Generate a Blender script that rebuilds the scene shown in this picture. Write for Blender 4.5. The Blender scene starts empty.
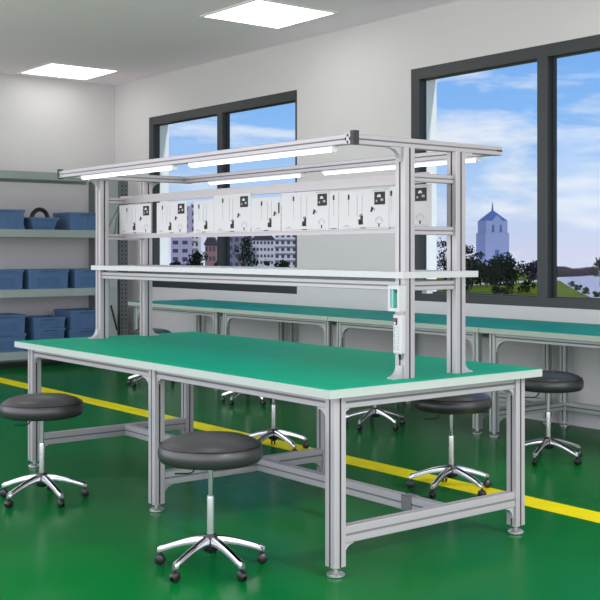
import bpy, math, random
from mathutils import Vector, Matrix
random.seed(7)
SC = bpy.context.scene
COL = SC.collection
PI = math.pi
R = math.radians

# ------------------------------------------------------------------ camera
YAW = 0.9051
CAM = Vector((3.2405, -2.6904, 1.2835))
cd = bpy.data.cameras.new('camera'); cam = bpy.data.objects.new('camera', cd); COL.objects.link(cam)
cam.location = CAM; cam.rotation_euler = (PI / 2, 0, YAW)
cd.sensor_width = 36; cd.sensor_fit = 'HORIZONTAL'
cd.lens = 1094.45 * 36 / 600
cd.shift_y = -48.5 / 600
cd.clip_start = .05; cd.clip_end = 4000
SC.camera = cam
FW = Vector((-math.sin(YAW), math.cos(YAW), 0)); RT = Vector((math.cos(YAW), math.sin(YAW), 0))

# ------------------------------------------------------------------ view
SC.view_settings.view_transform = 'Standard'; SC.view_settings.look = 'None'
SC.view_settings.gamma = 1; SC.view_settings.use_curve_mapping = False
SC.view_settings.exposure = 0.0
try:
    SC.cycles.use_denoising = True
    SC.cycles.max_bounces = 8
    SC.cycles.transparent_max_bounces = 16
    SC.cycles.caustics_reflective = False; SC.cycles.caustics_refractive = False
    SC.cycles.sample_clamp_indirect = 6
except Exception:
    pass

def lin(c):
    return tuple(((v / 255) / 12.92 if v / 255 <= .04045 else ((v / 255 + .055) / 1.055) ** 2.4) for v in c)

# ------------------------------------------------------------------ sky
W = bpy.data.worlds.new('sky'); SC.world = W; W.use_nodes = True
nt = W.node_tree; N = nt.nodes; L = nt.links; N.clear()
wo = N.new('ShaderNodeOutputWorld'); bg = N.new('ShaderNodeBackground'); L.new(bg.outputs[0], wo.inputs[0])
tc = N.new('ShaderNodeTexCoord'); sp = N.new('ShaderNodeSeparateXYZ'); L.new(tc.outputs['Generated'], sp.inputs[0])
rmp = N.new('ShaderNodeValToRGB'); L.new(sp.outputs['Z'], rmp.inputs[0])
cr = rmp.color_ramp
cr.elements[0].position = 0.0; cr.elements[0].color = (*lin((214, 216, 240)), 1)
cr.elements[1].position = .30; cr.elements[1].color = (*lin((92, 152, 236)), 1)
e = cr.elements.new(.05); e.color = (*lin((186, 212, 247)), 1)
e = cr.elements.new(.12); e.color = (*lin((140, 190, 249)), 1)
mp = N.new('ShaderNodeMapping'); mp.inputs['Scale'].default_value = (1, 1, 4.5); mp.inputs['Location'].default_value = (.35, .2, .13)
L.new(tc.outputs['Generated'], mp.inputs[0])
nz = N.new('ShaderNodeTexNoise'); nz.inputs['Scale'].default_value = 7.5; nz.inputs['Detail'].default_value = 5; nz.inputs['Roughness'].default_value = .58
nz.inputs['Distortion'].default_value = .3
L.new(mp.outputs[0], nz.inputs[0])
cl = N.new('ShaderNodeValToRGB'); L.new(nz.outputs[0], cl.inputs[0])
cl.color_ramp.elements[0].position = .46; cl.color_ramp.elements[0].color = (0, 0, 0, 1)
cl.color_ramp.elements[1].position = .66; cl.color_ramp.elements[1].color = (.9, .9, .9, 1)
mx = N.new('ShaderNodeMix'); mx.data_type = 'RGBA'
L.new(cl.outputs[0], mx.inputs[0]); L.new(rmp.outputs[0], mx.inputs[6]); mx.inputs[7].default_value = (*lin((240, 243, 252)), 1)
L.new(mx.outputs[2], bg.inputs[0]); bg.inputs[1].default_value = 1.0

# ------------------------------------------------------------------ sun (stands behind the building, lights the town)
sd = bpy.data.lights.new('sun', 'SUN'); so = bpy.data.objects.new('sun', sd); COL.objects.link(so)
sd.energy = 1.8; sd.angle = R(2); sd.color = (1, .96, .9)
so.rotation_euler = Vector((-.85, -.08, -.50)).to_track_quat('-Z', 'Y').to_euler()

PANEL_STRENGTH = 3.5
TUBE_STRENGTH = 2.2

# ------------------------------------------------------------------ added fill lights in made-up wall openings behind and beside the camera
FILL = 2.8                                       # brightness of the added fill lights
FRONT_FILL = [(-8.4, -4.4), (-4.3, -.3), (-.2, 3.7)]   # x ranges of the unseen fill openings behind the camera
RIGHT_FILL = [(-3.2, .1), (.2, 3.6)]                   # y ranges of the fill openings added on the right
WZ0, WZ1 = .1, 3.22
YF, XR = -3.5, 4.0
def fill_light(name, loc, rot, w, h, k=1.0):
    d = bpy.data.lights.new(name, 'AREA'); o = bpy.data.objects.new(name, d); COL.objects.link(o)
    d.shape = 'RECTANGLE'; d.size = w; d.size_y = h; d.energy = FILL * k * PI * w * h; d.color = (1, .95, .98)
    o.location = loc; o.rotation_euler = rot
for a, b in FRONT_FILL: fill_light('fill_light', ((a + b) / 2, YF - .05, (WZ0 + WZ1) / 2), (PI / 2, 0, 0), b - a, WZ1 - WZ0)
for a, b in RIGHT_FILL: fill_light('fill_light', (XR + .05, (a + b) / 2, (WZ0 + WZ1) / 2), (PI / 2, 0, PI / 2), b - a, WZ1 - WZ0)

# ------------------------------------------------------------------ materials
def mat(name, rgb, rough=.5, metal=0, spec=.5, noise=0, nscale=20, emit=None, es=0, bump=0, coat=0):
    m = bpy.data.materials.new(name); m.use_nodes = True
    t = m.node_tree; b = t.nodes['Principled BSDF']
    c = lin(rgb)
    b.inputs['Base Color'].default_value = (*c, 1)
    b.inputs['Roughness'].default_value = rough; b.inputs['Metallic'].default_value = metal
    b.inputs['Specular IOR Level'].default_value = spec
    b.inputs['Coat Weight'].default_value = coat
    b.inputs['Coat Roughness'].default_value = .12
    if noise or bump:
        tcn = t.nodes.new('ShaderNodeTexCoord'); n = t.nodes.new('ShaderNodeTexNoise')
        n.inputs['Scale'].default_value = nscale; n.inputs['Detail'].default_value = 5
        t.links.new(tcn.outputs['Object'], n.inputs[0])
        if noise:
            r = t.nodes.new('ShaderNodeValToRGB'); t.links.new(n.outputs[0], r.inputs[0])
            r.color_ramp.elements[0].position = .3; r.color_ramp.elements[1].position = .7
            r.color_ramp.elements[0].color = (*[v * (1 - noise) for v in c], 1)
            r.color_ramp.elements[1].color = (*[min(1, v * (1 + noise)) for v in c], 1)
            t.links.new(r.outputs[0], b.inputs['Base Color'])
        if bump:
            bm_ = t.nodes.new('ShaderNodeBump'); bm_.inputs['Strength'].default_value = bump; bm_.inputs['Distance'].default_value = .002
            t.links.new(n.outputs[0], bm_.inputs['Height']); t.links.new(bm_.outputs[0], b.inputs['Normal'])
    if emit:
        b.inputs['Emission Color'].default_value = (*lin(emit), 1); b.inputs['Emission Strength'].default_value = es
    return m

M = {}
M['wall'] = mat('wall_paint', (209, 207, 208), .8, noise=.015, nscale=1.5)
M['ceiling'] = mat('ceiling_paint', (252, 238, 248), .85, noise=.012, nscale=1.2)
M['floor'] = mat('floor_epoxy', (2, 97, 40), .24, spec=.03, noise=.10, nscale=1.1)
M['yellow'] = mat('yellow_floor_paint', (222, 210, 14), .5, spec=.05, noise=.08, nscale=6)
M['alu'] = mat('aluminium', (168, 165, 168), .40, metal=.3)
M['alu_grey'] = mat('aluminium_grey', (176, 182, 180), .42, metal=.25, noise=.03, nscale=30)
M['shade_grey'] = mat('grey_shade', (104, 105, 107), .6)  # stands in for shade in the rail slots and on the stretcher
M['shade_black'] = mat('black_slot_shade', (34, 34, 38), .6)  # stands in for the deep shade inside leg and post slots
M['cast'] = mat('cast_bracket', (172, 171, 174), .5, metal=.2)
M['edge'] = mat('edge_band', (168, 179, 172), .4)
M['mat_green'] = mat('bench_mat', (0, 156, 120), .5, spec=.04, noise=.05, nscale=2.5)
M['mat_teal'] = mat('window_bench_mat', (0, 144, 130), .5, spec=.04, noise=.05, nscale=2.5)
M['edge_grey'] = mat('window_bench_edge', (170, 186, 172), .45)
M['chrome'] = mat('chrome', (186, 186, 188), .10, metal=1)
M['chrome_soft'] = mat('brushed_steel', (206, 207, 207), .26, metal=.8)
M['leather'] = mat('black_leather', (44, 44, 46), .34, spec=.6, bump=.15, nscale=160, noise=.05)
M['plastic'] = mat('black_plastic', (24, 24, 26), .35)
M['black'] = mat('black_cap', (30, 31, 34), .5)
M['white'] = mat('white_plastic', (188, 189, 190), .4)
M['teal_pl'] = mat('teal_plastic', (120, 200, 186), .4)
M['red'] = mat('red_switch', (150, 40, 40), .4)
M['paper'] = mat('paper', (192, 192, 193), .7)
M['ink'] = mat('ink', (26, 27, 29), .7)
M['ink_grey'] = mat('ink_grey', (150, 153, 156), .7)
M['frame'] = mat('window_frame', (50, 54, 56), .45, noise=.04, nscale=4)
M['frame_in'] = mat('window_sash', (40, 43, 45), .45)
M['reveal'] = mat('outer_reveal', (240, 242, 244), .8)
M['rack'] = mat('rack_steel', (156, 168, 161), .5, noise=.04, nscale=5)
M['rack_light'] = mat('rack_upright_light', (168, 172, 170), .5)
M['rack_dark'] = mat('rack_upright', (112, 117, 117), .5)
M['blue'] = mat('blue_crate', (80, 112, 150), .5, noise=.05, nscale=8)
M['blue_b'] = mat('blue_crate_deep', (70, 102, 140), .5, noise=.05, nscale=8)
M['panel'] = mat('light_panel', (255, 255, 255), .5, emit=(255, 254, 250), es=PANEL_STRENGTH)
M['tube'] = mat('light_tube', (255, 255, 255), .4, emit=(255, 255, 255), es=TUBE_STRENGTH)
M['lamp'] = mat('lamp_housing', (226, 228, 230), .4)
M['grass'] = mat('grass', (108, 120, 34), .9, spec=0, noise=.25, nscale=.05)
M['path'] = mat('path', (214, 206, 204), .9, spec=0)
M['plaza'] = mat('plaza', (206, 198, 200), .9, spec=0, noise=.08, nscale=.05)
M['leaf'] = mat('leaf', (30, 40, 30), .9, spec=0, noise=.3, nscale=.6)
M['leaf2'] = mat('leaf_purple', (70, 58, 74), .9, spec=0, noise=.25, nscale=.4)
M['bark'] = mat('bark', (58, 48, 46), .9)
M['tower'] = mat('tower_wall', (140, 150, 186), .6)
M['tower_win'] = mat('tower_glass', (70, 92, 140), .3)
M['tower_roof'] = mat('tower_roof', (70, 100, 150), .4)
M['lilac'] = mat('lilac_wall', (186, 174, 198), .8)
M['flat'] = mat('flat_wall', (222, 214, 216), .8)
M['flat_dark'] = mat('flat_window', (70, 70, 96), .5)
M['brick'] = mat('brick_wall', (158, 116, 116), .8)
M['grey_b'] = mat('grey_wall', (128, 124, 140), .8)
M['roofr'] = mat('dark_roof', (70, 62, 74), .8)

def glass_mat():
    m = bpy.data.materials.new('window_glass'); m.use_nodes = True
    t = m.node_tree; t.nodes.clear()
    o = t.nodes.new('ShaderNodeOutputMaterial'); a = t.nodes.new('ShaderNodeBsdfTransparent'); g = t.nodes.new('ShaderNodeBsdfGlossy')
    a.inputs[0].default_value = (.96, .98, .985, 1); g.inputs['Roughness'].default_value = 0
    mix = t.nodes.new('ShaderNodeMixShader'); lw = t.nodes.new('ShaderNodeLayerWeight'); lw.inputs[0].default_value = .5
    pw = t.nodes.new('ShaderNodeMath'); pw.operation = 'POWER'; pw.inputs[1].default_value = 5; t.links.new(lw.outputs['Facing'], pw.inputs[0])
    fr = t.nodes.new('ShaderNodeMath'); fr.operation = 'MULTIPLY_ADD'; fr.inputs[1].default_value = .25; fr.inputs[2].default_value = .008; t.links.new(pw.outputs[0], fr.inputs[0])
    t.links.new(fr.outputs[0], mix.inputs[0]); t.links.new(a.outputs[0], mix.inputs[1]); t.links.new(g.outputs[0], mix.inputs[2])
    t.links.new(mix.outputs[0], o.inputs[0])
    return m
M['glass'] = glass_mat()

# ------------------------------------------------------------------ mesh builder
class MB:
    def __init__(s): s.v = []; s.f = []; s.m = []; s.mats = []; s.sm = []
    def mi(s, m):
        if m not in s.mats: s.mats.append(m)
        return s.mats.index(m)
    def add(s, vs, fs, m, smooth=False):
        o = len(s.v); k = s.mi(m)
        s.v += [tuple(v) for v in vs]
        for f in fs: s.f.append([i + o for i in f]); s.m.append(k); s.sm.append(smooth)
        return s
    def box(s, x0, x1, y0, y1, z0, z1, m):
        vs = [(x0, y0, z0), (x1, y0, z0), (x1, y1, z0), (x0, y1, z0), (x0, y0, z1), (x1, y0, z1), (x1, y1, z1), (x0, y1, z1)]
        return s.add(vs, [(3, 2, 1, 0), (4, 5, 6, 7), (0, 1, 5, 4), (1, 2, 6, 5), (2, 3, 7, 6), (3, 0, 4, 7)], m)
    def bbox(s, x0, x1, y0, y1, z0, z1, m, b=.004):
        """box whose vertical edges and rims are chamfered"""
        def ring(z, i): return [(x0 + b, y0 + i, z), (x1 - b, y0 + i, z), (x1 - i, y0 + b, z), (x1 - i, y1 - b, z), (x1 - b, y1 - i, z), (x0 + b, y1 - i, z), (x0 + i, y1 - b, z), (x0 + i, y0 + b, z)]
        rs = [ring(z0, b * .6), ring(z0 + b, 0), ring(z1 - b, 0), ring(z1, b * .6)]
        return s.loft(rs, m)
    def loft(s, rings, m, caps=True, smooth=False, closed=True):
        n = len(rings[0]); vs = [p for r in rings for p in r]; fs = []
        for i in range(len(rings) - 1):
            for j in range(n if closed else n - 1):
                k = (j + 1) % n
                fs.append((i * n + j, i * n + k, (i + 1) * n + k, (i + 1) * n + j))
        if caps: fs.append(tuple(range(n - 1, -1, -1))); fs.append(tuple((len(rings) - 1) * n + j for j in range(n)))
        return s.add(vs, fs, m, smooth)
    def prism(s, pts, axis, a, b, m, smooth=False):
        """polygon pts (2D) extruded along axis from a to b"""
        def P(p, t):
            return {'x': (t, p[0], p[1]), 'y': (p[0], t, p[1]), 'z': (p[0], p[1], t)}[axis]
        return s.loft([[P(p, a) for p in pts], [P(p, b) for p in pts]], m, smooth=smooth)
    def lathe(s, prof, c, m, n=24, smooth=True):
        rings = [[(c[0] + r * math.cos(2 * PI * j / n), c[1] + r * math.sin(2 * PI * j / n), c[2] + z) for j in range(n)] for r, z in prof]
        return s.loft(rings, m, smooth=smooth)
    def tube(s, path, r, m, n=10, rs=None):
        path = [Vector(p) for p in path]; rings = []
        for i, p in enumerate(path):
            d = (path[min(i + 1, len(path) - 1)] - path[max(i - 1, 0)]).normalized()
            u = d.cross(Vector((0, 0, 1)))
            if u.length < .01: u = d.cross(Vector((1, 0, 0)))
            u.normalize(); w = d.cross(u).normalized(); q = rs[i] if rs else r
            rings.append([tuple(p + u * q * math.cos(2 * PI * j / n) + w * q * math.sin(2 * PI * j / n)) for j in range(n)])
        return s.loft(rings, m, smooth=True)
    def sphere(s, c, r, m, n=14, sz=1):
        prof = [(max(1e-4, r * math.sin(PI * i / 8)), -r * sz * math.cos(PI * i / 8)) for i in range(9)]
        return s.lathe(prof, c, m, n)
    def slot(s, p0, p1, a, b, m, w=.0095, d=.017, up=None, ch=.0025, strip='shade_grey'):
        """slotted aluminium extrusion from p0 to p1, cross-section a x b, one slot in each face"""
        p0 = Vector(p0); p1 = Vector(p1); dr = (p1 - p0).normalized()
        if up is None: up = Vector((0, 0, 1)) if abs(dr.z) < .9 else Vector((0, 1, 0))
        u = up.cross(dr).normalized(); vv = dr.cross(u).normalized()
        A = a / 2; B = b / 2; h = w / 2; d = min(d, A * .58, B * .58)
        if abs(dr.z) > .9: u = Vector((1, 0, 0)); vv = Vector((0, 1, 0)) * (1 if dr.z > 0 else -1)
        l = min(.0045, d * .4); g = h * 2.1; gx = min(g, A - d - .002) if A - d - .002 > h else h * 1.02; gy = min(g, B - d - .002) if B - d - .002 > h else h * 1.02
        pts = [(-A + ch, -B), (-h, -B), (-h, -B + l), (-gx, -B + l), (-gx, -B + d), (gx, -B + d), (gx, -B + l), (h, -B + l), (h, -B), (A - ch, -B), (A, -B + ch),
               (A, -h), (A - l, -h), (A - l, -gy), (A - d, -gy), (A - d, gy), (A - l, gy), (A - l, h), (A, h), (A, B - ch), (A - ch, B),
               (h, B), (h, B - l), (gx, B - l), (gx, B - d), (-gx, B - d), (-gx, B - l), (-h, B - l), (-h, B), (-A + ch, B), (-A, B - ch),
               (-A, h), (-A + l, h), (-A + l, gy), (-A + d, gy), (-A + d, -gy), (-A + l, -gy), (-A + l, -h), (-A, -h), (-A, -B + ch)]
        rg = [[tuple(p + u * x + vv * y) for x, y in pts] for p in (p0, p1)]
        s.loft(rg, m)
        q0, q1 = p0 + dr * .001, p1 - dr * .001; c = .0022; k = h * .98     # dark strips added in the slots to paint in their shade
        for r in ([(-k, -B + c), (k, -B + c), (k, -B + c + .0015), (-k, -B + c + .0015)], [(-k, B - c - .0015), (k, B - c - .0015), (k, B - c), (-k, B - c)],
                  [(-A + c, -k), (-A + c + .0015, -k), (-A + c + .0015, k), (-A + c, k)], [(A - c - .0015, -k), (A - c, -k), (A - c, k), (A - c - .0015, k)]):
            s.loft([[tuple(p + u * x + vv * y) for x, y in r] for p in (q0, q1)], M[strip])
        return s
    def build(s, name, parent=None, loc=None):
        me = bpy.data.meshes.new(name); me.from_pydata(s.v, [], s.f); me.update()
        for m in s.mats: me.materials.append(m)
        me.polygons.foreach_set('material_index', s.m); me.polygons.foreach_set('use_smooth', s.sm)
        if any(s.sm): me.set_sharp_from_angle(angle=R(38))
        import bmesh
        bm = bmesh.new(); bm.from_mesh(me); bmesh.ops.recalc_face_normals(bm, faces=bm.faces[:]); bm.to_mesh(me); bm.free()
        o = bpy.data.objects.new(name, me); COL.objects.link(o)
        if parent: o.parent = parent
        if loc: o.location = loc
        return o

def tag(o, label=None, cat=None, group=None, kind=None):
    if label: o['label'] = label
    if cat: o['category'] = cat
    if group: o['group'] = group
    if kind: o['kind'] = kind
    return o
def empty(name, loc=(0, 0, 0), rz=0, **k):
    o = bpy.data.objects.new(name, None); COL.objects.link(o); o.location = loc; o.rotation_euler = (0, 0, rz)
    o.empty_display_size = .1
    return tag(o, **k)
def struct(o, label, cat): return tag(o, label, cat, kind='structure')
def copy_tree(o, parent=None):
    c = o.copy(); COL.objects.link(c)
    if parent: c.parent = parent
    for ch in list(o.children): copy_tree(ch, c)
    return c
def cube_part(name, parent, dims, m, label=None):
    o = MB().box(*dims, m).build(name, parent)
    if label: o['label'] = label
    return o

# ------------------------------------------------------------------ room shell
XL, YB, ZC = -8.84, 3.88, 3.34
T = .21
struct(MB().box(XL - .2, XR + .2, YF - .2, YB + T, -.12, 0, M['floor']).build('floor'), 'glossy green epoxy floor of the workshop', 'floor')
struct(MB().box(XL - .2, XR + .2, YF - .2, YB + T, ZC, ZC + .2, M['ceiling']).build('ceiling'), 'plain light grey ceiling with square light panels', 'ceiling')
struct(MB().box(XL - .2, XL, YF - .2, YB + T, 0, ZC, M['wall']).build('wall_left'), 'light grey wall behind the storage rack', 'wall')
wr = MB(); wf = MB()
def openings(b, lo, hi, spans, put):
    put(lo, hi, 0, WZ0); put(lo, hi, WZ1, ZC); e0 = lo
    for a, c in spans: put(e0, a, WZ0, WZ1); e0 = c
    put(e0, hi, WZ0, WZ1)
openings(wr, YF - .2, YB + T, RIGHT_FILL, lambda a, c, z0, z1: wr.box(XR, XR + .2, a, c, z0, z1, M['wall']))
openings(wf, XL, XR, FRONT_FILL, lambda a, c, z0, z1: wf.box(a, c, YF - .2, YF, z0, z1, M['wall']))
struct(wr.build('wall_right'), 'light grey wall on the right of the room', 'wall')
struct(wf.build('wall_front'), 'light grey wall behind the camera', 'wall')
W1 = (-8.01, -5.174, .868, 2.862); W2 = (-3.58, -.645, .862, 2.85)
wb = MB()
for x0, x1, z0, z1 in ((XL, XR, 0, .862), (XL, XR, 2.862, ZC), (XL, W1[0], .862, 2.862), (W1[1], W2[0], .862, 2.862), (W2[1], XR, .862, 2.862),
                       (W1[0], W1[1], .862, .868), (W2[0], W2[1], 2.85, 2.862)):
    wb.box(x0, x1, YB, YB + T, z0, z1, M['wall'])
struct(wb.build('wall_back'), 'light grey wall with two dark framed windows', 'wall')

def window(name, w, label, mull, rj):
    x0, x1, z0, z1 = w; y0, y1 = YB + .002, YB + .085; fw_ = .10
    root = empty(name, ((x0 + x1) / 2, y0, z0), label=label, cat='window', kind='structure')
    bx = (x0 + x1) / 2; P_ = root
    def B(nm, *a):
        a = list(a); a[0] -= bx; a[1] -= bx; a[2] -= y0; a[3] -= y0; a[4] -= z0; a[5] -= z0
        return a
    fr = MB()
    for a in ((x0, x0 + fw_, y0, y1, z0, z1), (x1 - rj, x1, y0, y1, z0, z1), (x0 + fw_, x1 - rj, y0, y1, z1 - .095, z1), (x0 + fw_, x1 - rj, y0, y1, z0, z0 + .07)):
        fr.box(*B('', *a), M['frame'])
    fr.build('window_frame', P_)
    a = B('', mull, mull + .10, y0, y1, z0 + .07, z1 - .095)
    m_ = MB().box(*a, M['frame']); m_.box(a[1], a[1] + .022, a[2] + .05, a[3], a[4], a[5], M['frame_in']); m_.build('mullion', P_)
    sash = MB()
    for (p, q) in ((x0 + fw_, mull), (mull + .122, x1 - rj)):
        for r_ in ((p, q, z0 + .07, z0 + .082), (p, q, z1 - .105, z1 - .095)):
            sash.box(*B('', r_[0], r_[1], y0 + .05, y1 - .008, r_[2], r_[3]), M['frame_in'])
    sash.build('sash_rail', P_)
    for (p, q) in ((x0 + fw_, mull), (mull + .10, x1 - rj)):
        MB().box(*B('', p, q, y0 + .058, y0 + .064, z0 + .07, z1 - .095), M['glass']).build('window_pane', P_)
window('window_1', W1, 'dark framed window on the left, partly behind the bench canopy', -6.573, .03)
window('window_2', W2, 'large dark framed window on the right with the blue tower outside', -2.203, .10)
# white outer reveals around each opening
for nm, w in (('trim_1', W1), ('trim_2', W2)):
    x0, x1, z0, z1 = w; b = MB(); a, c = YB + .09, YB + T
    b.box(x0 - .0, x0 + .1, a, c, z0, z1, M['reveal']); b.box(x1 - .03, x1, a, c, z0, z1, M['reveal'])
    b.box(x0 + .1, x1 - .03, a, c, z0, z0 + .03, M['reveal']); b.box(x0 + .1, x1 - .03, a, c, z1 - .03, z1, M['reveal'])
    struct(b.build(nm), 'white outer reveal around the %s window' % ('left' if nm == 'trim_1' else 'right'), 'trim')
struct(MB().box(XL, XR, 1.615, 1.79, .0005, .002, M['yellow']).build('floor_marking'), 'yellow painted line crossing the green floor', 'floor marking')

# ------------------------------------------------------------------ ceiling lights
def ceiling_light(x, y, label):
    r = empty('ceiling_light', (x, y, ZC), label=label, cat='ceiling light', group='square ceiling light panels')
    fr = MB(); a, b = .43, .405
    for q in ((-a, a, -a, -b), (-a, a, b, a), (-a, -b, -b, b), (b, a, -b, b)): fr.box(q[0], q[1], q[2], q[3], -.012, -.0005, M['lamp'])
    fr.build('light_frame', r)
    MB().box(-b, b, -b, b, -.008, -.0005, M['panel']).build('diffuser', r)
for i, x in enumerate((-8.20, -4.375, -.55, 3.27)):
    for j, y in enumerate((2.945, -.1, -3.0)):
        if j == 0 and i == 0: lb = 'square white ceiling light panel near the left wall, above the storage rack'
        elif j == 0 and i == 1: lb = 'square white ceiling light panel above the bench, at the top of the photo'
        else: lb = 'square white ceiling light panel overhead, outside the top of the photo'
        ceiling_light(x, y, lb)

# ------------------------------------------------------------------ shared parts
def foot_mb(x, y, h=.04, r=.037):
    b = MB()
    b.lathe([(r * .8, 0), (r, .003), (r, .010), (r * .75, .016), (.012, .020), (.009, .022), (.009, h - .008), (.022, h - .007), (.022, h + .0)], (x, y, 0), M['chrome_soft'], 20)
    return b
def gusset(mb, o, du, dv, s, t, m, n=6):
    """triangular corner bracket with a concave edge; o corner, du and dv unit directions, t half thickness"""
    o = Vector(o); du = Vector(du); dv = Vector(dv); w = du.cross(dv).normalized()
    pts = [o, o + du * s, o + du * s + dv * .006]
    for i in range(1, n):
        a = PI / 2 * i / n
        pts.append(o + du * (s - (s - .006) * math.sin(a)) + dv * (s - (s - .006) * math.cos(a)))
    pts += [o + dv * s + du * .006, o + dv * s]
    mb.loft([[tuple(p - w * t) for p in pts], [tuple(p + w * t) for p in pts]], m)
    return mb
X, Y, Z = Vector((1, 0, 0)), Vector((0, 1, 0)), Vector((0, 0, 1))

# ------------------------------------------------------------------ the double workbench
LEN, DEP = 2.942, 1.258
wbk = empty('workbench', (0, 0, 0), label='large aluminium double-sided workbench with green top, shelf and lit overhead canopy', cat='workbench')
cube_part('tabletop', wbk, (-LEN, 0, 0, DEP, .7145, .748), M['edge'])
MB().bbox(-LEN + .004, -.004, .004, DEP - .004, .748, .7505, M['mat_green'], .001).build('green_mat', wbk)
LX = (-.0767, -1.4524, -LEN + .0767); LY = (.0934, DEP - .0934)
A = M['alu']
for x in LX:
    for y in LY:
        lg = MB().slot((x, y, .04), (x, y, .7145), .06, .06, A, strip='shade_black').build('leg', wbk)
        foot_mb(x, y).build('foot', lg)
for y in LY:
    for x0, x1 in ((LX[1] + .03, LX[0] - .03), (LX[2] + .03, LX[1] - .03)):
        MB().slot((x0, y, .686), (x1, y, .686), .04, .05, A).build('apron_rail', wbk)
for x in LX:
    MB().slot((x, LY[0] + .03, .686), (x, LY[1] - .03, .686), .04, .05, A).build('apron_rail', wbk)
    MB().slot((x, LY[0] + .03, .161), (x, LY[1] - .03, .161), .045, .068, A).build('foot_rail', wbk)
for x0, x1 in ((LX[1] + .0225, LX[0] - .0225), (LX[2] + .0225, LX[1] - .0225)):
    MB().slot((x0, .71, .163), (x1, .71, .163), .045, .064, A).build('stretcher', wbk)
sl = MB(); sl.box(-.325, -.262, .6835, .6865, .130, .197, M['shade_grey']); sl.box(-.325, -.262, .6835, .735, .1955, .1985, M['shade_grey'])  # added dark patch imitating shade across the stretcher
sl.build('shade_patch', wbk)['label'] = 'dark grey patch painted in for shade on the long low stretcher'
for x in LX:                                   # brackets under the aprons and under the foot rails
    for y, sy in ((LY[0], 1), (LY[1], -1)):
        gusset(MB(), (x, y + .03 * sy, .127), Y * sy, -Z, .052, .014, M['cast']).build('corner_bracket', wbk)
        gusset(MB(), (x, y + .03 * sy, .661), Y * sy, -Z, .03, .014, M['cast']).build('corner_bracket', wbk)
for y in LY:
    for x, sx, gs in ((LX[0], -1, .062), (LX[1], 1, .03), (LX[1], -1, .08), (LX[2], 1, .035)):
        gusset(MB(), (x + .03 * sx, y, .661), X * sx, -Z, gs, .016, M['cast']).build('corner_bracket', wbk)
# upper structure
PX = (-2.807, -.119); PY = (.511, .820); ZP = 1.72
for x in PX:
    for y in PY:
        sgn = -1 if y == PY[0] else 1
        p = MB().slot((x, y, .7505), (x, y, ZP), .06, .06, A, strip='shade_black').build('post', wbk)
        gusset(MB(), (x, y + .03 * sgn, .7505), Y * sgn, Z, .054, .02, M['cast']).build('base_bracket', p)
        gusset(MB(), (x, y + .03 * sgn, ZP), Y * sgn, -Z, .06, .012, M['cast']).build('top_bracket', p)
    # short cross pieces between the front and back post
    for z in (1.598, 1.373): MB().slot((x, PY[0] + .03, z), (x, PY[1] - .03, z), .03, .036, A, w=.006).build('cross_rail', wbk)
    MB().slot((x, PY[0] + .03, 1.138), (x, PY[1] - .03, 1.138), .04, .04, A, w=.007).build('shelf_rail', wbk)
for y in PY: MB().slot((PX[0] + .03, y, 1.138), (PX[1] - .03, y, 1.138), .04, .04, A, w=.007).build('shelf_rail', wbk)
# shelf board, notched round the posts
sb = MB(); z0, z1 = 1.171, 1.198; X0, X1 = -2.852, -.076; S0, S1 = .458, .915
sb.box(X0, X1, S0, PY[0] - .031, z0, z1, M['white'])
sb.box(X0, X1, PY[1] + .031, S1, z0, z1, M['white'])
sb.box(X0, X1, PY[0] + .031, PY[1] - .031, z0, z1, M['white'])
for y in PY:
    sb.box(X0, PX[0] - .031, y - .031, y + .031, z0, z1, M['white']); sb.box(PX[1] + .031, X1, y - .031, y + .031, z0, z1, M['white'])
    sb.box(PX[0] + .031, PX[1] - .031, y - .031, y + .031, z0, z1, M['white'])
sb.build('shelf', wbk)
cube_part('shelf_clip', wbk, (-.134, -.104, .625, .66, 1.104, 1.1175), M['white'])
# canopy frame
HX0, HX1, HY0, HY1, HZ = -2.772, -.118, .208, 1.118, 1.742
for y in (HY0 + .02, HY1 - .04): MB().slot((HX0 + .04, y, HZ), (HX1 - .04, y, HZ), .04, .042, A, w=.007, d=.012).build('canopy_rail', wbk)
for x in (HX0 + .02, HX1 - .02): MB().slot((x, HY0, HZ), (x, HY1, HZ), .04, .042, A, w=.007, d=.012).build('canopy_rail', wbk)
for x, sx in ((HX1, 1), (HX0, -1)):
    b = MB().box(x - (.0 if sx > 0 else .022), x + (.022 if sx > 0 else .0), HY0 - .003, HY0 + .026, HZ - .026, HZ + .032, M['black'])
    b.build('end_cap', wbk)['label'] = 'black plastic end cap on the canopy corner'
MB().box(HX1 - .0235, HX1 - .0165 + .017, HY1 - .03, HY1 + .002, HZ - .004, HZ + .004, M['black']).build('slot_plug', wbk)
# rails that hold the sheets
SY = .665
for z, h in ((1.604, .046), (1.379, .028)):
    b = MB(); x0, x1 = PX[0] - .038, PX[1] - .016
    b.box(x0, x1, SY - .008, SY + .008, z - h / 2, z + h / 2, A); b.box(x0, x1, SY - .012, SY - .008, z - h / 2, z - h / 2 + .006, A)
    b.build('sheet_rail', wbk)
br = MB(); xx = PX[0] - .053
br.prism([(.548, 1.392), (.562, 1.392), (SY - .012, 1.565), (SY - .012, 1.580)], 'x', xx - .008, xx + .008, M['rack_dark'])
br.prism([(SY - .05, 1.392), (SY - .036, 1.392), (SY - .012, 1.54), (SY - .012, 1.565)], 'x', xx - .008, xx + .008, M['rack_dark'])
br.prism([(.548, 1.378), (SY - .0125, 1.378), (SY - .0125, 1.392), (.548, 1.392)], 'x', xx - .008, xx + .008, M['rack_dark'])
br.build('sheet_rail_brace', wbk)

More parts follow.
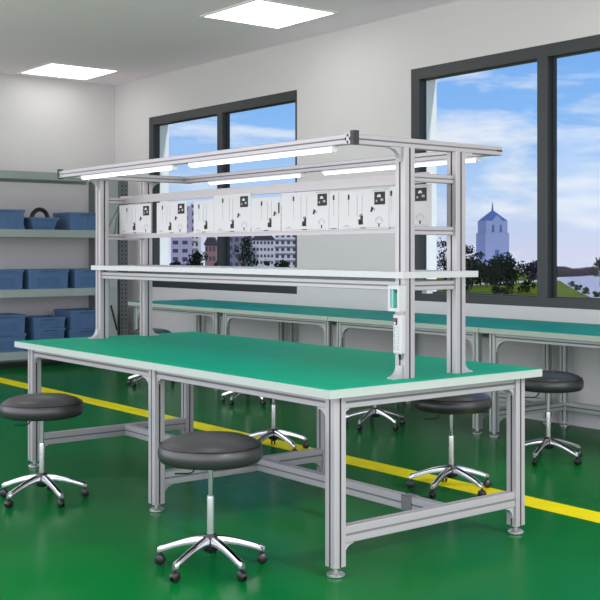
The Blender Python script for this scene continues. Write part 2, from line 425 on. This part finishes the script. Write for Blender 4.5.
# ------------------------------------------------------------------ lamps under the canopy
def tube_lamp(x0, x1, y, label):
    r = empty('bench_light', ((x0 + x1) / 2, y, HZ - .021), label=label, cat='light', group='tube lights under the bench canopy')
    h = (x1 - x0) / 2
    cube_part('lamp_housing', r, (-h + .012, h - .012, -.0135, .0135, -.010, -.0005), M['lamp'])
    pts = [(.0135 * math.cos(a), -.010 + .0135 * math.sin(a)) for a in [PI + PI * i / 10 for i in range(11)]]
    d = MB(); pts2 = [(p[0], p[1]) for p in pts]
    d.prism(pts2, 'x', -h + .012, h - .012, M['tube'], smooth=True); d.build('diffuser', r)
    for s in (-1, 1):
        q = MB(); p2 = [(.0155 * math.cos(a), -.010 + .0155 * math.sin(a)) for a in [PI + PI * i / 10 for i in range(11)]] + [(.0155, -.0005), (-.0155, -.0005)]
        q.prism(p2, 'x', s * h - (.012 if s > 0 else 0), s * h + (0 if s > 0 else .012), M['lamp']); q.build('lamp_end', r)
tube_lamp(-2.50, -1.50, HY0 + .02, 'lit white tube light under the front canopy rail, left one')
tube_lamp(-1.35, -.24, HY0 + .02, 'lit white tube light under the front canopy rail, nearest the black corner cap')
tube_lamp(-2.47, -1.53, HY1 - .04, 'lit white tube light under the rear canopy rail, left one')
tube_lamp(-1.35, -.22, HY1 - .04, 'lit white tube light under the rear canopy rail, passing behind the right posts')

# ------------------------------------------------------------------ instruction sheets
def sheet(x0, x1, ztop, elems, label, zb=1.386):
    w = x1 - x0
    r = empty('instruction_sheet', (x0, SY - .0145, zb), label=label, cat='poster', group='instruction sheets hung on the bench rails')
    h = ztop - zb
    cube_part('paper', r, (0, w, -.0010, .0010, 0, h), M['paper'])
    k = MB(); y0, y1 = -.0017, -.00105
    def q(xa, xb, za, zc, m): k.box(xa, xb, y0, y1, za, zc, m)
    def disc(cx, cz, rr, m, a0=0, a1=2 * PI, n=12):
        pts = [(cx + rr * math.cos(a0 + (a1 - a0) * i / n), cz + rr * math.sin(a0 + (a1 - a0) * i / n)) for i in range(n if a1 - a0 > 6 else n + 1)]
        k.prism(pts, 'y', y0, y1, m)
    def ring(cx, cz, rr, t, m, a0, a1, n=10):
        for i in range(n):
            a = a0 + (a1 - a0) * i / n; b = a0 + (a1 - a0) * (i + 1) / n
            k.prism([(cx + rr * math.cos(a), cz + rr * math.sin(a)), (cx + (rr + t) * math.cos(a), cz + (rr + t) * math.sin(a)),
                     (cx + (rr + t) * math.cos(b), cz + (rr + t) * math.sin(b)), (cx + rr * math.cos(b), cz + rr * math.sin(b))], 'y', y0, y1, m)
    G, I = M['ink_grey'], M['ink']
    for kind, x in elems:
        if kind == 'pin':                       # long thin tool with a dark bulb
            q(x - .001, x + .001, .065, h - .03, G); q(x - .006, x + .006, h - .042, h - .024, I); disc(x, h - .024, .006, I)
        elif kind == 'rod':
            q(x - .0012, x + .0012, .06, h - .02, G)
        elif kind == 'bag':                     # dark bag with a loop on top
            q(x - .016, x + .016, .022, .046, I); q(x - .002, x + .016, .046, .062, I); ring(x + .003, .058, .008, .004, I, 0, PI)
            q(x - .006, x + .004, .028, .036, M['paper'])
        elif kind == 'photo':
            q(x - .036, x + .036, h - .072, h - .014, I)
            y0 -= .0003
            disc(x - .004, h - .038, .013, M['paper'], 0, PI); q(x + .006, x + .024, h - .056, h - .045, M['ink_grey']); q(x - .026, x - .016, h - .06, h - .05, M['ink_grey'])
            y0 += .0003
        elif kind == 'clamp':
            k.prism([(x - .014, .078), (x - .002, .078), (x + .010, .096), (x - .006, .104)], 'y', y0, y1, I); disc(x + .013, .089, .006, G)
        elif kind == 'dial':
            ring(x, .030, .025, .002, G, 0, PI); ring(x, .030, .018, .0015, G, 0, PI); q(x - .004, x + .004, .010, .026, I); q(x - .02, x + .02, .024, .0255, G)
        elif kind == 'bars':
            for i in range(5): q(x - .012, x + .012, .02 + i * .034, .040 + i * .034, I)
        elif kind == 'bar':
            q(x - .006, x + .006, h - .085, h - .03, I)
        elif kind == 'bird':
            k.prism([(x - .03, .012), (x, .022), (x + .03, .012), (x, .015)], 'y', y0, y1, G)
        elif kind == 'title':
            q(x - .05, x + .05, h - .009, h - .005, G)
    q(.03, w - .02, .0045, .0065, G); q(.5 * w - .02, .5 * w + .02, .004, .008, I)
    k.build('drawing', r)
S = sheet
S(-2.842, -2.458, 1.572, [('pin', .095), ('rod', .16), ('rod', .20), ('bag', .185), ('photo', .33), ('clamp', .265), ('dial', .325), ('bird', .06)], 'white tool drawing sheet at the left end of the row, next to the left post', zb=1.3925)
S(-2.388, -2.057, 1.572, [('pin', .065), ('rod', .115), ('rod', .15), ('bag', .15), ('photo', .272), ('clamp', .215), ('dial', .26), ('bird', .05)], 'white tool drawing sheet second from the left, between two gaps showing the window')
S(-1.984, -1.778, 1.566, [('pin', .055), ('rod', .10), ('rod', .13), ('bag', .125), ('bird', .045)], 'narrow white sheet without a photo, overlapped by a taller sheet on its right')
S(-1.776, -1.432, 1.590, [('pin', .085), ('rod', .15), ('rod', .18), ('bag', .175), ('photo', .285), ('clamp', .235), ('dial', .285), ('bird', .06)], 'tall white tool drawing sheet with black photo, left of the sheet with a black bar')
S(-1.424, -1.170, 1.562, [('pin', .09), ('rod', .14), ('rod', .175), ('bag', .16), ('clamp', .205), ('bar', .238), ('bird', .06)], 'white tool drawing sheet with a black bar at its right edge')
S(-1.164, -.790, 1.576, [('pin', .10), ('rod', .16), ('rod', .205), ('bag', .185), ('photo', .325), ('clamp', .265), ('dial', .32), ('title', .325), ('bird', .06)], 'white tool drawing sheet with photo and dial, directly below the gap between the rear lights')
S(-.785, -.718, 1.570, [('pin', .032), ('title', .06)] and [('pin', .032)], 'thin strip of white sheet with one pin drawing between two wider sheets')
S(-.714, -.368, 1.568, [('pin', .07), ('rod', .13), ('rod', .165), ('bag', .155), ('photo', .285), ('clamp', .235), ('dial', .28), ('title', .285), ('bird', .055)], 'white tool drawing sheet immediately left of the front right post')
S(-.365, -.100, 1.574, [('pin', .012), ('photo', .20), ('clamp', .14), ('dial', .195), ('title', .195)], 'white tool drawing sheet at the right end of the row, behind the front right post', zb=1.3925)

# ------------------------------------------------------------------ power strip and switch box on the front right post
yp = PY[0] - .0305
ps = empty('power_strip', (-.106, yp, .855), label='white vertical power strip with sockets fixed to the front right post', cat='power strip')
MB().bbox(-.026, .026, -.03, 0, 0, .165, M['white'], .006).build('strip_body', ps)
MB().bbox(-.018, .018, -.022, 0, .1655, .182, M['white'], .004).build('hanger', ps)
sw = MB().box(-.016, .004, -.034, -.0305, .122, .150, M['ink']); sw.box(-.012, 0, -.036, -.034, .137, .147, M['red']); sw.box(-.012, 0, -.036, -.034, .124, .134, M['white'])
sw.build('power_switch', ps)['label'] = 'small red and black rocker switch'
for i in range(4):
    s_ = MB(); z = .018 + i * .026
    s_.box(-.015, -.010, -.0312, -.0302, z, z + .008, M['ink_grey']); s_.box(-.015, -.010, -.0312, -.0302, z + .011, z + .017, M['ink_grey'])
    s_.box(.006, .012, -.0312, -.0302, z, z + .005, M['ink_grey']); s_.box(.006, .012, -.0312, -.0302, z + .012, z + .017, M['ink_grey'])
    s_.build('socket', ps)
MB().tube([(-.004, -.010, -.001), (-.004, -.008, -.012), (-.004, -.006, -.025)], .005, M['ink'], 8).build('cord', ps)
sx = empty('switch_box', (-.108, yp, 1.034), label='white box with open teal front above the power strip on the front right post', cat='switch box')
hb = MB(); hb.bbox(-.034, .034, -.012, 0, 0, .108, M['white'], .004)
for d in ((-.034, -.022, 0, .108), (.022, .034, 0, .108), (-.022, .022, 0, .014), (-.022, .022, .092, .108)): hb.box(d[0], d[1], -.046, -.012, d[2], d[3], M['white'])
hb.build('box_shell', sx)
hi = MB(); hi.box(-.0215, .0215, -.016, -.0125, .0145, .0915, M['teal_pl']); hi.box(-.0215, -.010, -.038, -.016, .0145, .0915, M['teal_pl']); hi.box(-.008, .018, -.024, -.016, .078, .090, M['ink'])
hi.build('teal_insert', sx)['label'] = 'teal plastic insert'

# ------------------------------------------------------------------ stools
def make_stool():
    r = empty('stool', (0, 0, 0), label='x', cat='stool', group='round black stools with chrome bases')
    s = MB(); n = 48
    prof = [(.05, .446), (.155, .434), (.182, .434), (.200, .440), (.2095, .452), (.2130, .468), (.2130, .482), (.2095, .496), (.2045, .5035), (.2020, .5055),
            (.2000, .5065), (.196, .5110), (.180, .5220), (.14, .5350), (.09, .5420), (.04, .5450), (.002, .5455)]
    s.lathe(prof, (0, 0, 0), M['leather'], n)
    seat = s.build('seat', r)
    pp = MB(); ring = [(.2040 + .0028 * math.cos(2 * PI * i / 6), .5055 + .0028 * math.sin(2 * PI * i / 6)) for i in range(6)]
    vs = []; fs = []
    for i in range(n):
        a = 2 * PI * i / n
        for q in ring: vs.append((q[0] * math.cos(a), q[0] * math.sin(a), q[1]))
    for i in range(n):
        for j in range(6):
            fs.append((i * 6 + j, i * 6 + (j + 1) % 6, ((i + 1) % n) * 6 + (j + 1) % 6, ((i + 1) % n) * 6 + j))
    pp.add(vs, fs, M['plastic'], True); pp.build('seam', seat)
    MB().lathe([(.055, .428), (.06, .430), (.06, .440), (.05, .447)], (0, 0, 0), M['plastic'], 24).build('seat_plate', r)
    MB().lathe([(.0105, .29), (.0105, .428)], (0, 0, 0), M['chrome'], 16).build('piston', r)
    MB().lathe([(.0145, .135), (.0150, .14), (.0150, .285), (.0140, .295), (.0107, .298)], (0, 0, 0), M['chrome_soft'], 18).build('column', r)
    a = math.atan2(-.787, -.617); ca, sa = math.cos(a), math.sin(a)
    lv = MB().tube([(.02 * ca, .02 * sa, .430), (.055 * ca, .055 * sa, .414), (.072 * ca, .072 * sa, .392), (.085 * ca, .085 * sa, .385), (.145 * ca, .145 * sa, .384)], .0035, M['chrome'], 8)
    lv.build('lever', r)
    hb = MB(); hb.lathe([(.020, .070), (.030, .076), (.034, .09), (.033, .118), (.028, .128), (.024, .142), (.018, .144)], (0, 0, 0), M['plastic'], 24); hb.build('hub', r)
    for i in range(5):
        t = 2 * PI * i / 5; rings = []
        rad = Vector((math.cos(t), math.sin(t), 0)); tn = Vector((-math.sin(t), math.cos(t), 0))
        for q, z, w, h in ((.026, .122, .017, .022), (.06, .118, .0155, .020), (.11, .106, .014, .018), (.16, .090, .0135, .017), (.195, .077, .0135, .017), (.218, .069, .0135, .018), (.229, .064, .009, .014)):
            c = rad * q + Z * z
            rings.append([tuple(c + tn * w * x + Z * h * y) for x, y in ((-1, -.9), (-1, -.1), (-.72, .42), (-.3, .6), (.3, .6), (.72, .42), (1, -.1), (1, -.9), (.4, -1), (-.4, -1))])
        lg = MB().loft(rings, M['chrome'], smooth=True).build('leg', r)
        c = MB(); p = rad * .22
        c.tube([p + Z * .056, p + Z * .036], .006, M['plastic'], 8)
        for s_ in (-1, 1):
            w0 = p + tn * (s_ * .004) + Z * .0215; w1 = p + tn * (s_ * .016) + Z * .0215
            c.tube([w0, p + tn * (s_ * .005) + Z * .0215, p + tn * (s_ * .012) + Z * .0215, w1], .02, M['plastic'], 16, rs=[.017, .0213, .020, .011])
        hood = [(.0225 * math.cos(b), .0215 + .0225 * math.sin(b)) for b in [PI * .05 + PI * .9 * k / 8 for k in range(9)]]
        rg = [[tuple(p + rad * u + tn * o_ + Z * v_) for u, v_ in hood] for o_ in (-.004, .004)]
        c.loft(rg, M['plastic'])
        c.build('caster', lg)
    return r
stool0 = make_stool()
STOOLS = [(-.464, -.241, 'black round stool nearest the camera, in front of the long bench side'),
          (-2.028, -.247, 'black round stool at the left edge, before the far left bench leg'),
          (-.869, 1.567, 'black round stool seen below the short right edge of the bench'),
          (-2.403, 1.526, 'stool behind the bench with hidden seat, chrome base between middle leg and near corner leg'),
          (-1.114, 2.673, 'black round stool at the far right, before the bench under the large window'),
          (-2.72, 2.69, 'far stool showing only its chrome base, just right of the near corner leg'),
          (-4.328, 2.689, 'far stool showing only chrome casters below the middle of the long bench side'),
          (-5.897, 2.659, 'farthest stool, black seat edge peeking out beside the rear left post')]
for i, (x, y, lb) in enumerate(STOOLS):
    o = stool0 if i == 0 else copy_tree(stool0)
    o.location = (x, y, .0022 if abs(y - 1.7) < .3 else .0005); o['label'] = lb      # two stools roll on the painted line

# ------------------------------------------------------------------ benches under the windows
def window_bench():
    r = empty('window_bench', (0, 0, 0), label='x', cat='workbench', group='teal topped benches along the window wall')
    w, d = 1.634, .895; h = w / 2
    cube_part('tabletop', r, (-h, h, 0, d, .722, .757), M['edge_grey'])
    MB().bbox(-h + .003, h - .003, .003, d - .003, .757, .760, M['mat_teal'], .001).build('teal_mat', r)
    G = M['alu_grey']; lx = (-h + .075, h - .075); ly = (.075, d - .06)
    for x in lx:
        for y in ly:
            lg = MB().slot((x, y, .04), (x, y, .722), .05, .05, G, strip='shade_black').build('leg', r)
            foot_mb(x, y).build('foot', lg)
        MB().slot((x, ly[0] + .025, .695), (x, ly[1] - .025, .695), .035, .042, G).build('apron_rail', r)
        MB().slot((x, ly[0] + .025, .15), (x, ly[1] - .025, .15), .035, .05, G).build('foot_rail', r)
    for y in ly: MB().slot((lx[0] + .025, y, .695), (lx[1] - .025, y, .695), .035, .042, G).build('apron_rail', r)
    MB().slot((lx[0] + .025, ly[1], .15), (lx[1] - .025, ly[1], .15), .035, .06, G).build('stretcher', r)
    for x, sx_ in ((lx[0], 1), (lx[1], -1)):
        gusset(MB(), (x + .025 * sx_, ly[0], .674), X * sx_, -Z, .085, .014, G).build('corner_bracket', r)
        gusset(MB(), (x, ly[0] + .025, .125), Y, -Z, .055, .012, G).build('corner_bracket', r)
    return r
wb0 = window_bench()
for i, (xc, lb) in enumerate(((-6.06, 'teal topped bench farthest left under the left window'),
                              (-4.42, 'teal topped bench second from the left, below the wall between the windows'),
                              (-2.78, 'teal topped bench below the left part of the large window, behind the right posts'),
                              (-1.14, 'teal topped bench at the right edge, below the right part of the large window'))):
    o = wb0 if i == 0 else copy_tree(wb0)
    o.location = (xc, 2.965, 0); o['label'] = lb

# ------------------------------------------------------------------ storage rack
RX0, RX1, RY0, RY1 = -8.70, -8.10, 1.15, 3.505
rk = empty('storage_rack', (RX1, RY1, 0), label='grey steel storage rack holding blue boxes along the left wall', cat='storage rack')
def rb(x0, x1, y0, y1, z0, z1, m, b=None):
    b = b or MB(); return b.box(x0 - RX1, x1 - RX1, y0 - RY1, y1 - RY1, z0, z1, m)
SHZ = (.183, .866, 1.527, 2.167)
for z in SHZ:
    b = rb(RX0, RX1, RY0, RY1 - .10, z - .012, z, M['rack']); rb(RX1 - .03, RX1, RY0, RY1 - .10, z - .085, z - .012, M['rack'], b); rb(RX0, RX0 + .03, RY0, RY1 - .10, z - .085, z - .012, M['rack'], b)
    b.build('rack_shelf', rk)
for x0, x1 in ((RX1 - .05, RX1 + .004), (RX0 - .004, RX0 + .05)):
    for y0, y1 in ((RY0 - .045, RY0), (RY1 - .10, RY1)):
        if x0 < -8.3 and y0 > 2: y0 = y1 - .055
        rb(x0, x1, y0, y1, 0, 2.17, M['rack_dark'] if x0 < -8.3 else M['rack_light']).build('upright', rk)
MB().tube([(.01, -.085, .66), (.01, -.005, .37)], .011, M['black'], 8).build('diagonal_brace', rk)
rb(RX1 - .05, RX1 + .012, RY1 - .10, RY1 - .002, .80, .874, M['rack']).build('shelf_end', rk)

def crate(name, y0, y1, z0, h, label, cat='box', dep=.42, taper=.006, mt='blue', kind='crate'):
    """open storage crate whose front stands at the shelf front"""
    m = M[mt]; x1 = RX1 - .03; x0 = x1 - dep; w = y1 - y0
    r = empty(name, ((x0 + x1) / 2, (y0 + y1) / 2, z0), label=label, cat=cat, group='blue boxes on the storage rack')
    a, c = dep / 2, w / 2; t = .006
    def rg(q, z, k=0): return [(-a + q + k, -c + q + k, z), (a - q - k, -c + q + k, z), (a - q - k, c - q - k, z), (-a + q + k, c - q - k, z)]
    b = MB(); b.loft([rg(taper, .0005), rg(0, h), rg(0, h, t), rg(taper, .008, t)], m)
    b.build('crate_body', r)
    rim = MB(); e_ = .008; zr = h - .028
    for q in ((-a - e_, a + e_, -c - e_, -c), (-a - e_, a + e_, c, c + e_), (-a - e_, -a, -c, c), (a, a + e_, -c, c)): rim.box(q[0], q[1], q[2], q[3], zr, h + .002, m)
    rim.build('rim', r)
    g = MB(); g.bbox(a + e_, a + e_ + .012, -w * .2, w * .2, h - .022, h - .008, M['blue_b'], .003); g.build('grip', r)
    if kind == 'ribbed':
        for yy in (-c * .45, c * .1, c * .6): MB().box(a - taper * .3, a + .004, yy - .008, yy + .008, .03, h - .03, m).build('rib', r)
    else:
        MB().box(a - taper * .4, a + .003, -w * .28, w * .28, .03, h * .6, M['blue_b']).build('label_panel', r)
    return r
crate('storage_box', 1.93, 2.37, SHZ[2], .215, 'blue storage box at the left edge of the upper shelf', kind='ribbed')
crate('storage_box', 2.925, 3.34, SHZ[2], .20, 'blue storage box right of the black handled tote on the upper shelf', kind='ribbed')
crate('storage_box', 1.93, 2.355, SHZ[1], .215, 'blue storage box at the left edge of the middle shelf')
crate('storage_box', 2.425, 2.90, SHZ[1], .215, 'wide blue storage box in the centre of the middle shelf')
crate('storage_box', 2.985, 3.34, SHZ[1], .215, 'blue storage box on the middle shelf beside the bench post')
for y0, y1, hh, nm, lv, n in ((1.93, 2.385, .20, 'left', .2, 2), (2.485, 2.86, .118, 'middle', .118, 3), (2.925, 3.34, .212, 'right', .212, 2)):
    for k in range(n):
        pos = ('lowest', 'upper')[k] if n == 2 else ('lowest', 'centre', 'topmost')[k]
        st = {'left': 'stack at the left edge of the bottom shelf', 'middle': 'low stack in the middle of the bottom shelf', 'right': 'tall stack near the bench post on the bottom shelf'}[nm]
        crate('storage_box', y0 + .008 * (k % 2), y1 - .004 * (k % 2), SHZ[0] + k * (lv + .0035), hh, '%s blue box of the %s' % (pos, st), kind='ribbed' if nm == 'right' else 'crate')
# tool tote with a black arched handle
tt = empty('tool_tote', (RX1 - .16, 2.615, SHZ[2]), label='small open blue tote with black arched handle on the upper shelf', cat='tote', group=None)
tb = MB(); t = .008
def tr(a, c, z): return [(-a, -c, z), (a, -c, z), (a, c, z), (-a, c, z)]
tb.loft([tr(.105, .125, .0005), tr(.13, .16, .135), tr(.122, .152, .135), tr(.098, .118, .010)], M['blue'])
for q in ((.13, .142, -.172, .172), (-.142, -.13, -.172, .172), (-.13, .13, -.172, -.16), (-.13, .13, .16, .172)): tb.box(q[0], q[1], q[2], q[3], .116, .137, M['blue'])
tb.box(.1285, .131, -.10, .10, .03, .10, M['blue_b'])
tb.build('tote_body', tt)
hd = MB(); pts = [(0, .095 * math.cos(a), .125 + .105 * math.sin(a)) for a in [PI * i / 14 for i in range(15)]]
hd.tube(pts, .024, M['plastic'], 12); hd.box(-.011, .011, -.151, .151, .094, .126, M['plastic']); hd.build('handle', tt)['label'] = 'black arched handle'

# perforated post between the rack and the corner
pf = empty('perforated_post', (-8.3, 3.64, 0), label='dark grey perforated steel post standing in the corner right of the rack', cat='steel post')
b = MB().box(-.03, .03, .0, .105, .006, 2.12, M['rack_dark'])
for k in range(40):
    z = .06 + k * .051
    b.box(.03, .0306, .022, .036, z, z + .022, M['black']); b.box(.03, .0306, .069, .083, z, z + .022, M['black'])
b.build('upright', pf)
MB().box(-.06, .06, -.01, .115, .0, .006, M['rack_dark']).build('base_plate', pf)

# ------------------------------------------------------------------ outside: park and town, well below the floor level
GZ = -15.0
def at(u, dist):                                # a place in the view direction u (pixels), at a distance in metres
    p = CAM + (FW + RT * ((u - 300) / 1094.45)) * dist
    return p.x, p.y
gm = MB(); n = 64; c0 = (0, 6, GZ)
gm.lathe([(860, -1), (860, 0)], (CAM.x, CAM.y, GZ), M['grass'], 72, smooth=False)
struct(gm.build('ground'), 'green park lawn outside the windows', 'lawn')
def strip(pts, w, m, name, z, label, cat):
    b = MB(); rings = []
    P2 = [Vector((*at(u, d), z)) for u, d in pts]
    for i, p in enumerate(P2):
        dd = (P2[min(i + 1, len(P2) - 1)] - P2[max(0, i - 1)]).normalized(); s_ = Vector((-dd.y, dd.x, 0)) * w / 2
        rings.append([tuple(p - s_), tuple(p + s_), tuple(p + s_ + Z * .1), tuple(p - s_ + Z * .1)])
    b.loft(rings, m); return struct(b.build(name), label, cat)
strip([(440, 520), (500, 560), (545, 610), (563, 640)], 14, M['path'], 'park_path', GZ + .05, 'pale path behind the park trees', 'path')
strip([(560, 690), (575, 520), (590, 430), (606, 370), (640, 310)], 7, M['path'], 'park_path', GZ + .08, 'white path between lawn and plaza at the right', 'path')
strip([(592, 800), (602, 640), (618, 500), (650, 400)], 42, M['plaza'], 'plaza', GZ + .04, 'pale lilac plaza outside at the right edge', 'plaza')

def tree(u, dist, ztop, wid, m, label, seed, n=900, leaf=.7, name='tree', trunk=True, cz=None):
    x, y = at(u, dist); rnd = random.Random(seed); H_ = ztop - GZ
    r = empty(name, (x, y, GZ), label=label, cat='tree', group='trees in the park outside')
    cb = (cz if cz is not None else .35) * H_
    if trunk:
        tk = MB(); tk.tube([(0, 0, 0), (.1, .05, cb), (.05, 0, H_ * .75)], .3, M['bark'], 8, rs=[H_ * .022, H_ * .016, H_ * .006])
        for k in range(7):
            a = rnd.random() * 6.28; z = cb + rnd.random() * H_ * .25; ln = wid * (.25 + .2 * rnd.random())
            tk.tube([(.05, 0, z * .9), (ln * .6 * math.cos(a), ln * .6 * math.sin(a), z + H_ * .1), (ln * math.cos(a), ln * math.sin(a), z + H_ * .2)], .1, M['bark'], 6, rs=[H_ * .009, H_ * .006, H_ * .003])
        tk.build('trunk', r)
    blobs = []
    for k in range(14):
        a = rnd.random() * 6.28; q = rnd.random() ** .6 * wid * .36; f_ = rnd.random()
        blobs.append((q * math.cos(a), q * math.sin(a), cb + (H_ - cb) * (.12 + .72 * f_), wid * (.13 + .10 * rnd.random()) * (1.15 - .35 * f_)))
    b = MB(); vs = []; fs = []
    for i in range(n):
        bx, by, bz, br_ = rnd.choice(blobs)
        d = Vector((rnd.gauss(0, 1), rnd.gauss(0, 1), rnd.gauss(0, 1))).normalized() * br_ * rnd.random() ** .4
        p = Vector((bx, by, bz)) + d; p.z = min(max(p.z, cb * .8), H_)
        u_ = Vector((rnd.gauss(0, 1), rnd.gauss(0, 1), rnd.gauss(0, 1))).normalized(); v_ = u_.orthogonal().normalized()
        s_ = leaf * (.6 + .8 * rnd.random()); o_ = len(vs)
        w_ = u_.cross(v_) * s_ * .15
        vs += [p - u_ * s_, p - v_ * s_ * .45 + w_, p + u_ * s_, p + v_ * s_ * .45 + w_]; fs.append((o_, o_ + 1, o_ + 2, o_ + 3))
    b.add(vs, fs, m); b.build('crown', r)
def zt(yv, d): return CAM.z + (251.5 - yv) * d / 1094.45
LV, LP = M['leaf'], M['leaf2']
tree(512, 425, zt(249, 425), 20, LV, 'dark broad tree in front of the blue tower, left of the thick mullion', 1, 1250, .75, cz=.24)
tree(471, 470, zt(243, 470), 13, LV, 'dark thin crowned tree just right of the rear right post', 2, 420, .7, cz=.3)
tree(444, 480, zt(236, 480), 14, LV, 'sparse dark tree seen between the right bench posts', 3, 420, .7, cz=.3)
tree(487, 500, zt(260, 500), 22, LV, 'low dark tree at the foot of the blue tower', 4, 1000, .9, cz=.15)
tree(534, 620, zt(261, 620), 20, LP, 'purple grey tree just left of the thick mullion', 5, 800, 1, cz=.1)
tree(462, 520, zt(258, 520), 22, LV, 'dark low tree behind the rear right post', 6, 900, 1, cz=.1)
for k, (u, yv, w) in enumerate(((561, 267, 17), (570, 269, 15), (579, 270, 15), (589, 268, 14))):
    tree(u, 700 + 12 * k, zt(yv, 700 + 12 * k), w, LP, ['purple grey far tree touching the right side of the thick mullion', 'purple grey far tree second right of the thick mullion', 'purple grey far tree third right of the thick mullion', 'purple grey far tree left of the tree at the right edge'][k], 20 + k, 700, .9, cz=.08)
tree(600, 520, zt(258, 520), 13, LV, 'dark tree at the right edge of the photo', 9, 700, .8, cz=.4)
for k in range(9):
    u, d = [(447, 455), (455, 470), (464, 450), (503, 400), (527, 430), (578, 455), (586, 415), (597, 385), (572, 500)][k]
    tree(u, d, GZ + [4.6, 5, 4.4, 4.6, 5.2, 2.6, 2.8, 2.2, 3.0][k], [8, 8, 9, 9, 8, 4, 4, 3.4, 4][k], LV,
         ['low bush left of the rear right post, on the lawn', 'low bush directly behind the rear right post', 'low bush on the lawn right of the rear right post', 'low bush under the broad tree', 'low bush beside the thick mullion on its left', 'small bush on the white path edge', 'small bush halfway down the white path', 'small bush at the bottom right corner of the lawn', 'small bush at the far end of the white path'][k],
         40 + k, [330, 330, 330, 330, 330, 150, 150, 150, 150][k], .5, name='bush', trunk=False, cz=.05)

# blue tower with a pyramid roof
dT = 900; sc_ = dT / 1094.45
tx, ty = at(492.5, dT)
tw = empty('tower', (tx, ty, GZ), YAW + R(12), label='tall blue tower with pointed roof and spire outside the large window', cat='tower')
hw = 10.3; zs = zt(233, dT) - GZ; ze = zt(221, dT) - GZ; za = zt(211, dT) - GZ; zp = zt(202, dT) - GZ
b = MB(); b.box(-hw, hw, -hw, hw, 0, zs, M['tower']); b.build('tower_body', tw)
b = MB(); q = hw * .9; b.box(-q, q, -q, q, zs, ze, M['tower']); b.build('tower_crown', tw)
b = MB(); b.loft([[(-q, -q, ze), (q, -q, ze), (q, q, ze), (-q, q, ze)], [(-1, -1, za), (1, -1, za), (1, 1, za), (-1, 1, za)]], M['tower_roof']); b.build('roof', tw)
b = MB(); b.prism([(-q * .42, ze), (q * .5, ze), (q * .04, ze + (za - ze) * .55)], 'y', -q - .1, -q * .45, M['tower']); b.build('gable', tw)
b = MB(); b.tube([(0, 0, za - 1), (0, 0, (za + zp) / 2), (0, 0, zp)], .5, M['tower_roof'], 8, rs=[1.1, .6, .15]); b.build('spire', tw)
for xx_ in (-3.2, 3.4): MB().box(xx_ - .9, xx_ + .9, -q - .15, -q, zs - 4.5 + 5, zs + 6.5, M['tower_win']).build('window', tw)
b = MB()
for k in range(8):
    b.box(-hw * .8, hw * .8, -hw - .1, -hw, 8 + k * 2.6, 8.7 + k * 2.6, M['tower'])
b.box(-2, 1.5, -hw - .2, -hw - .1, 2, zs - 14, M['tower_win'])
b.build('facade_bands', tw)

# town houses beyond the left window
def block(u0, u1, ytop, dist, m, label, dep=12, floors=0, bays=0, roof=None, balc=False, winm='flat_dark'):
    x, y = at((u0 + u1) / 2, dist); w = (u1 - u0) * dist / 1094.45; h = zt(ytop, dist) - GZ
    r = empty('apartment_building', (x, y, GZ), YAW, label=label, cat='building', group='buildings outside the left window')
    MB().box(-w / 2, w / 2, 0, dep, 0, h, M[m]).build('building_wall', r)
    if floors:
        f0 = h / floors
        for k in range(floors):
            z = k * f0
            for j in range(bays):
                ww = w / bays; xa = -w / 2 + j * ww
                MB().box(xa + ww * .2, xa + ww * .75, -.12, 0, z + f0 * .35, z + f0 * .8, M[winm]).build('window', r)
            if balc: MB().box(-w / 2 + .2, w / 2 - .2, -1.3, -.13, z + f0 * .02, z + f0 * .30, M['flat']).build('balcony', r)
    if roof:
        MB().prism([(-w / 2 - .8, h), (w / 2 + .8, h), (w / 2 - w * .2, h + 4), (-w / 2 + w * .2, h + 4)], 'y', -.6, dep + .6, M['roofr']).build('roof', r)
    return r
block(171, 190, 206, 620, 'lilac', 'plain lilac tower block at the left edge of the left window', floors=9, bays=2)
block(190.5, 199, 203, 640, 'flat', 'slim white block with balconies beside the lilac tower block', floors=10, bays=2, balc=True)
block(205, 216, 245, 560, 'brick', 'small red brick house with dark roof left of the window mullion', floors=4, bays=3, roof=True)
block(228, 252, 228, 700, 'grey_b', 'grey block half hidden by the bare tree in the left window', floors=6, bays=4)
block(252.5, 274, 240, 640, 'flat', 'long white block with rows of small windows', floors=6, bays=6, roof=True)
block(274.5, 303, 205, 600, 'flat', 'tall white apartment block with balconies right in the left window', floors=11, bays=5, balc=True)
tree(195, 500, zt(251, 500), 12, LV, 'dark tree in front of the slim white block', 61, 500, .8)
tree(243, 480, zt(234, 480), 14, LV, 'tall bare branched tree right of the left window mullion', 62, 330, .7)
tree(212, 520, zt(259, 520), 12, LV, 'low dark tree below the red brick house', 63, 500, .8, cz=.1)
tree(262, 520, zt(257, 520), 14, LV, 'low dark tree in front of the long white block', 64, 600, .8, cz=.1)
tree(286, 540, zt(259, 540), 14, LV, 'low dark tree at the foot of the tall balcony block', 65, 600, .8, cz=.1)
tree(176, 540, zt(260, 540), 12, LV, 'low dark tree at the foot of the lilac block', 66, 500, .8, cz=.1)
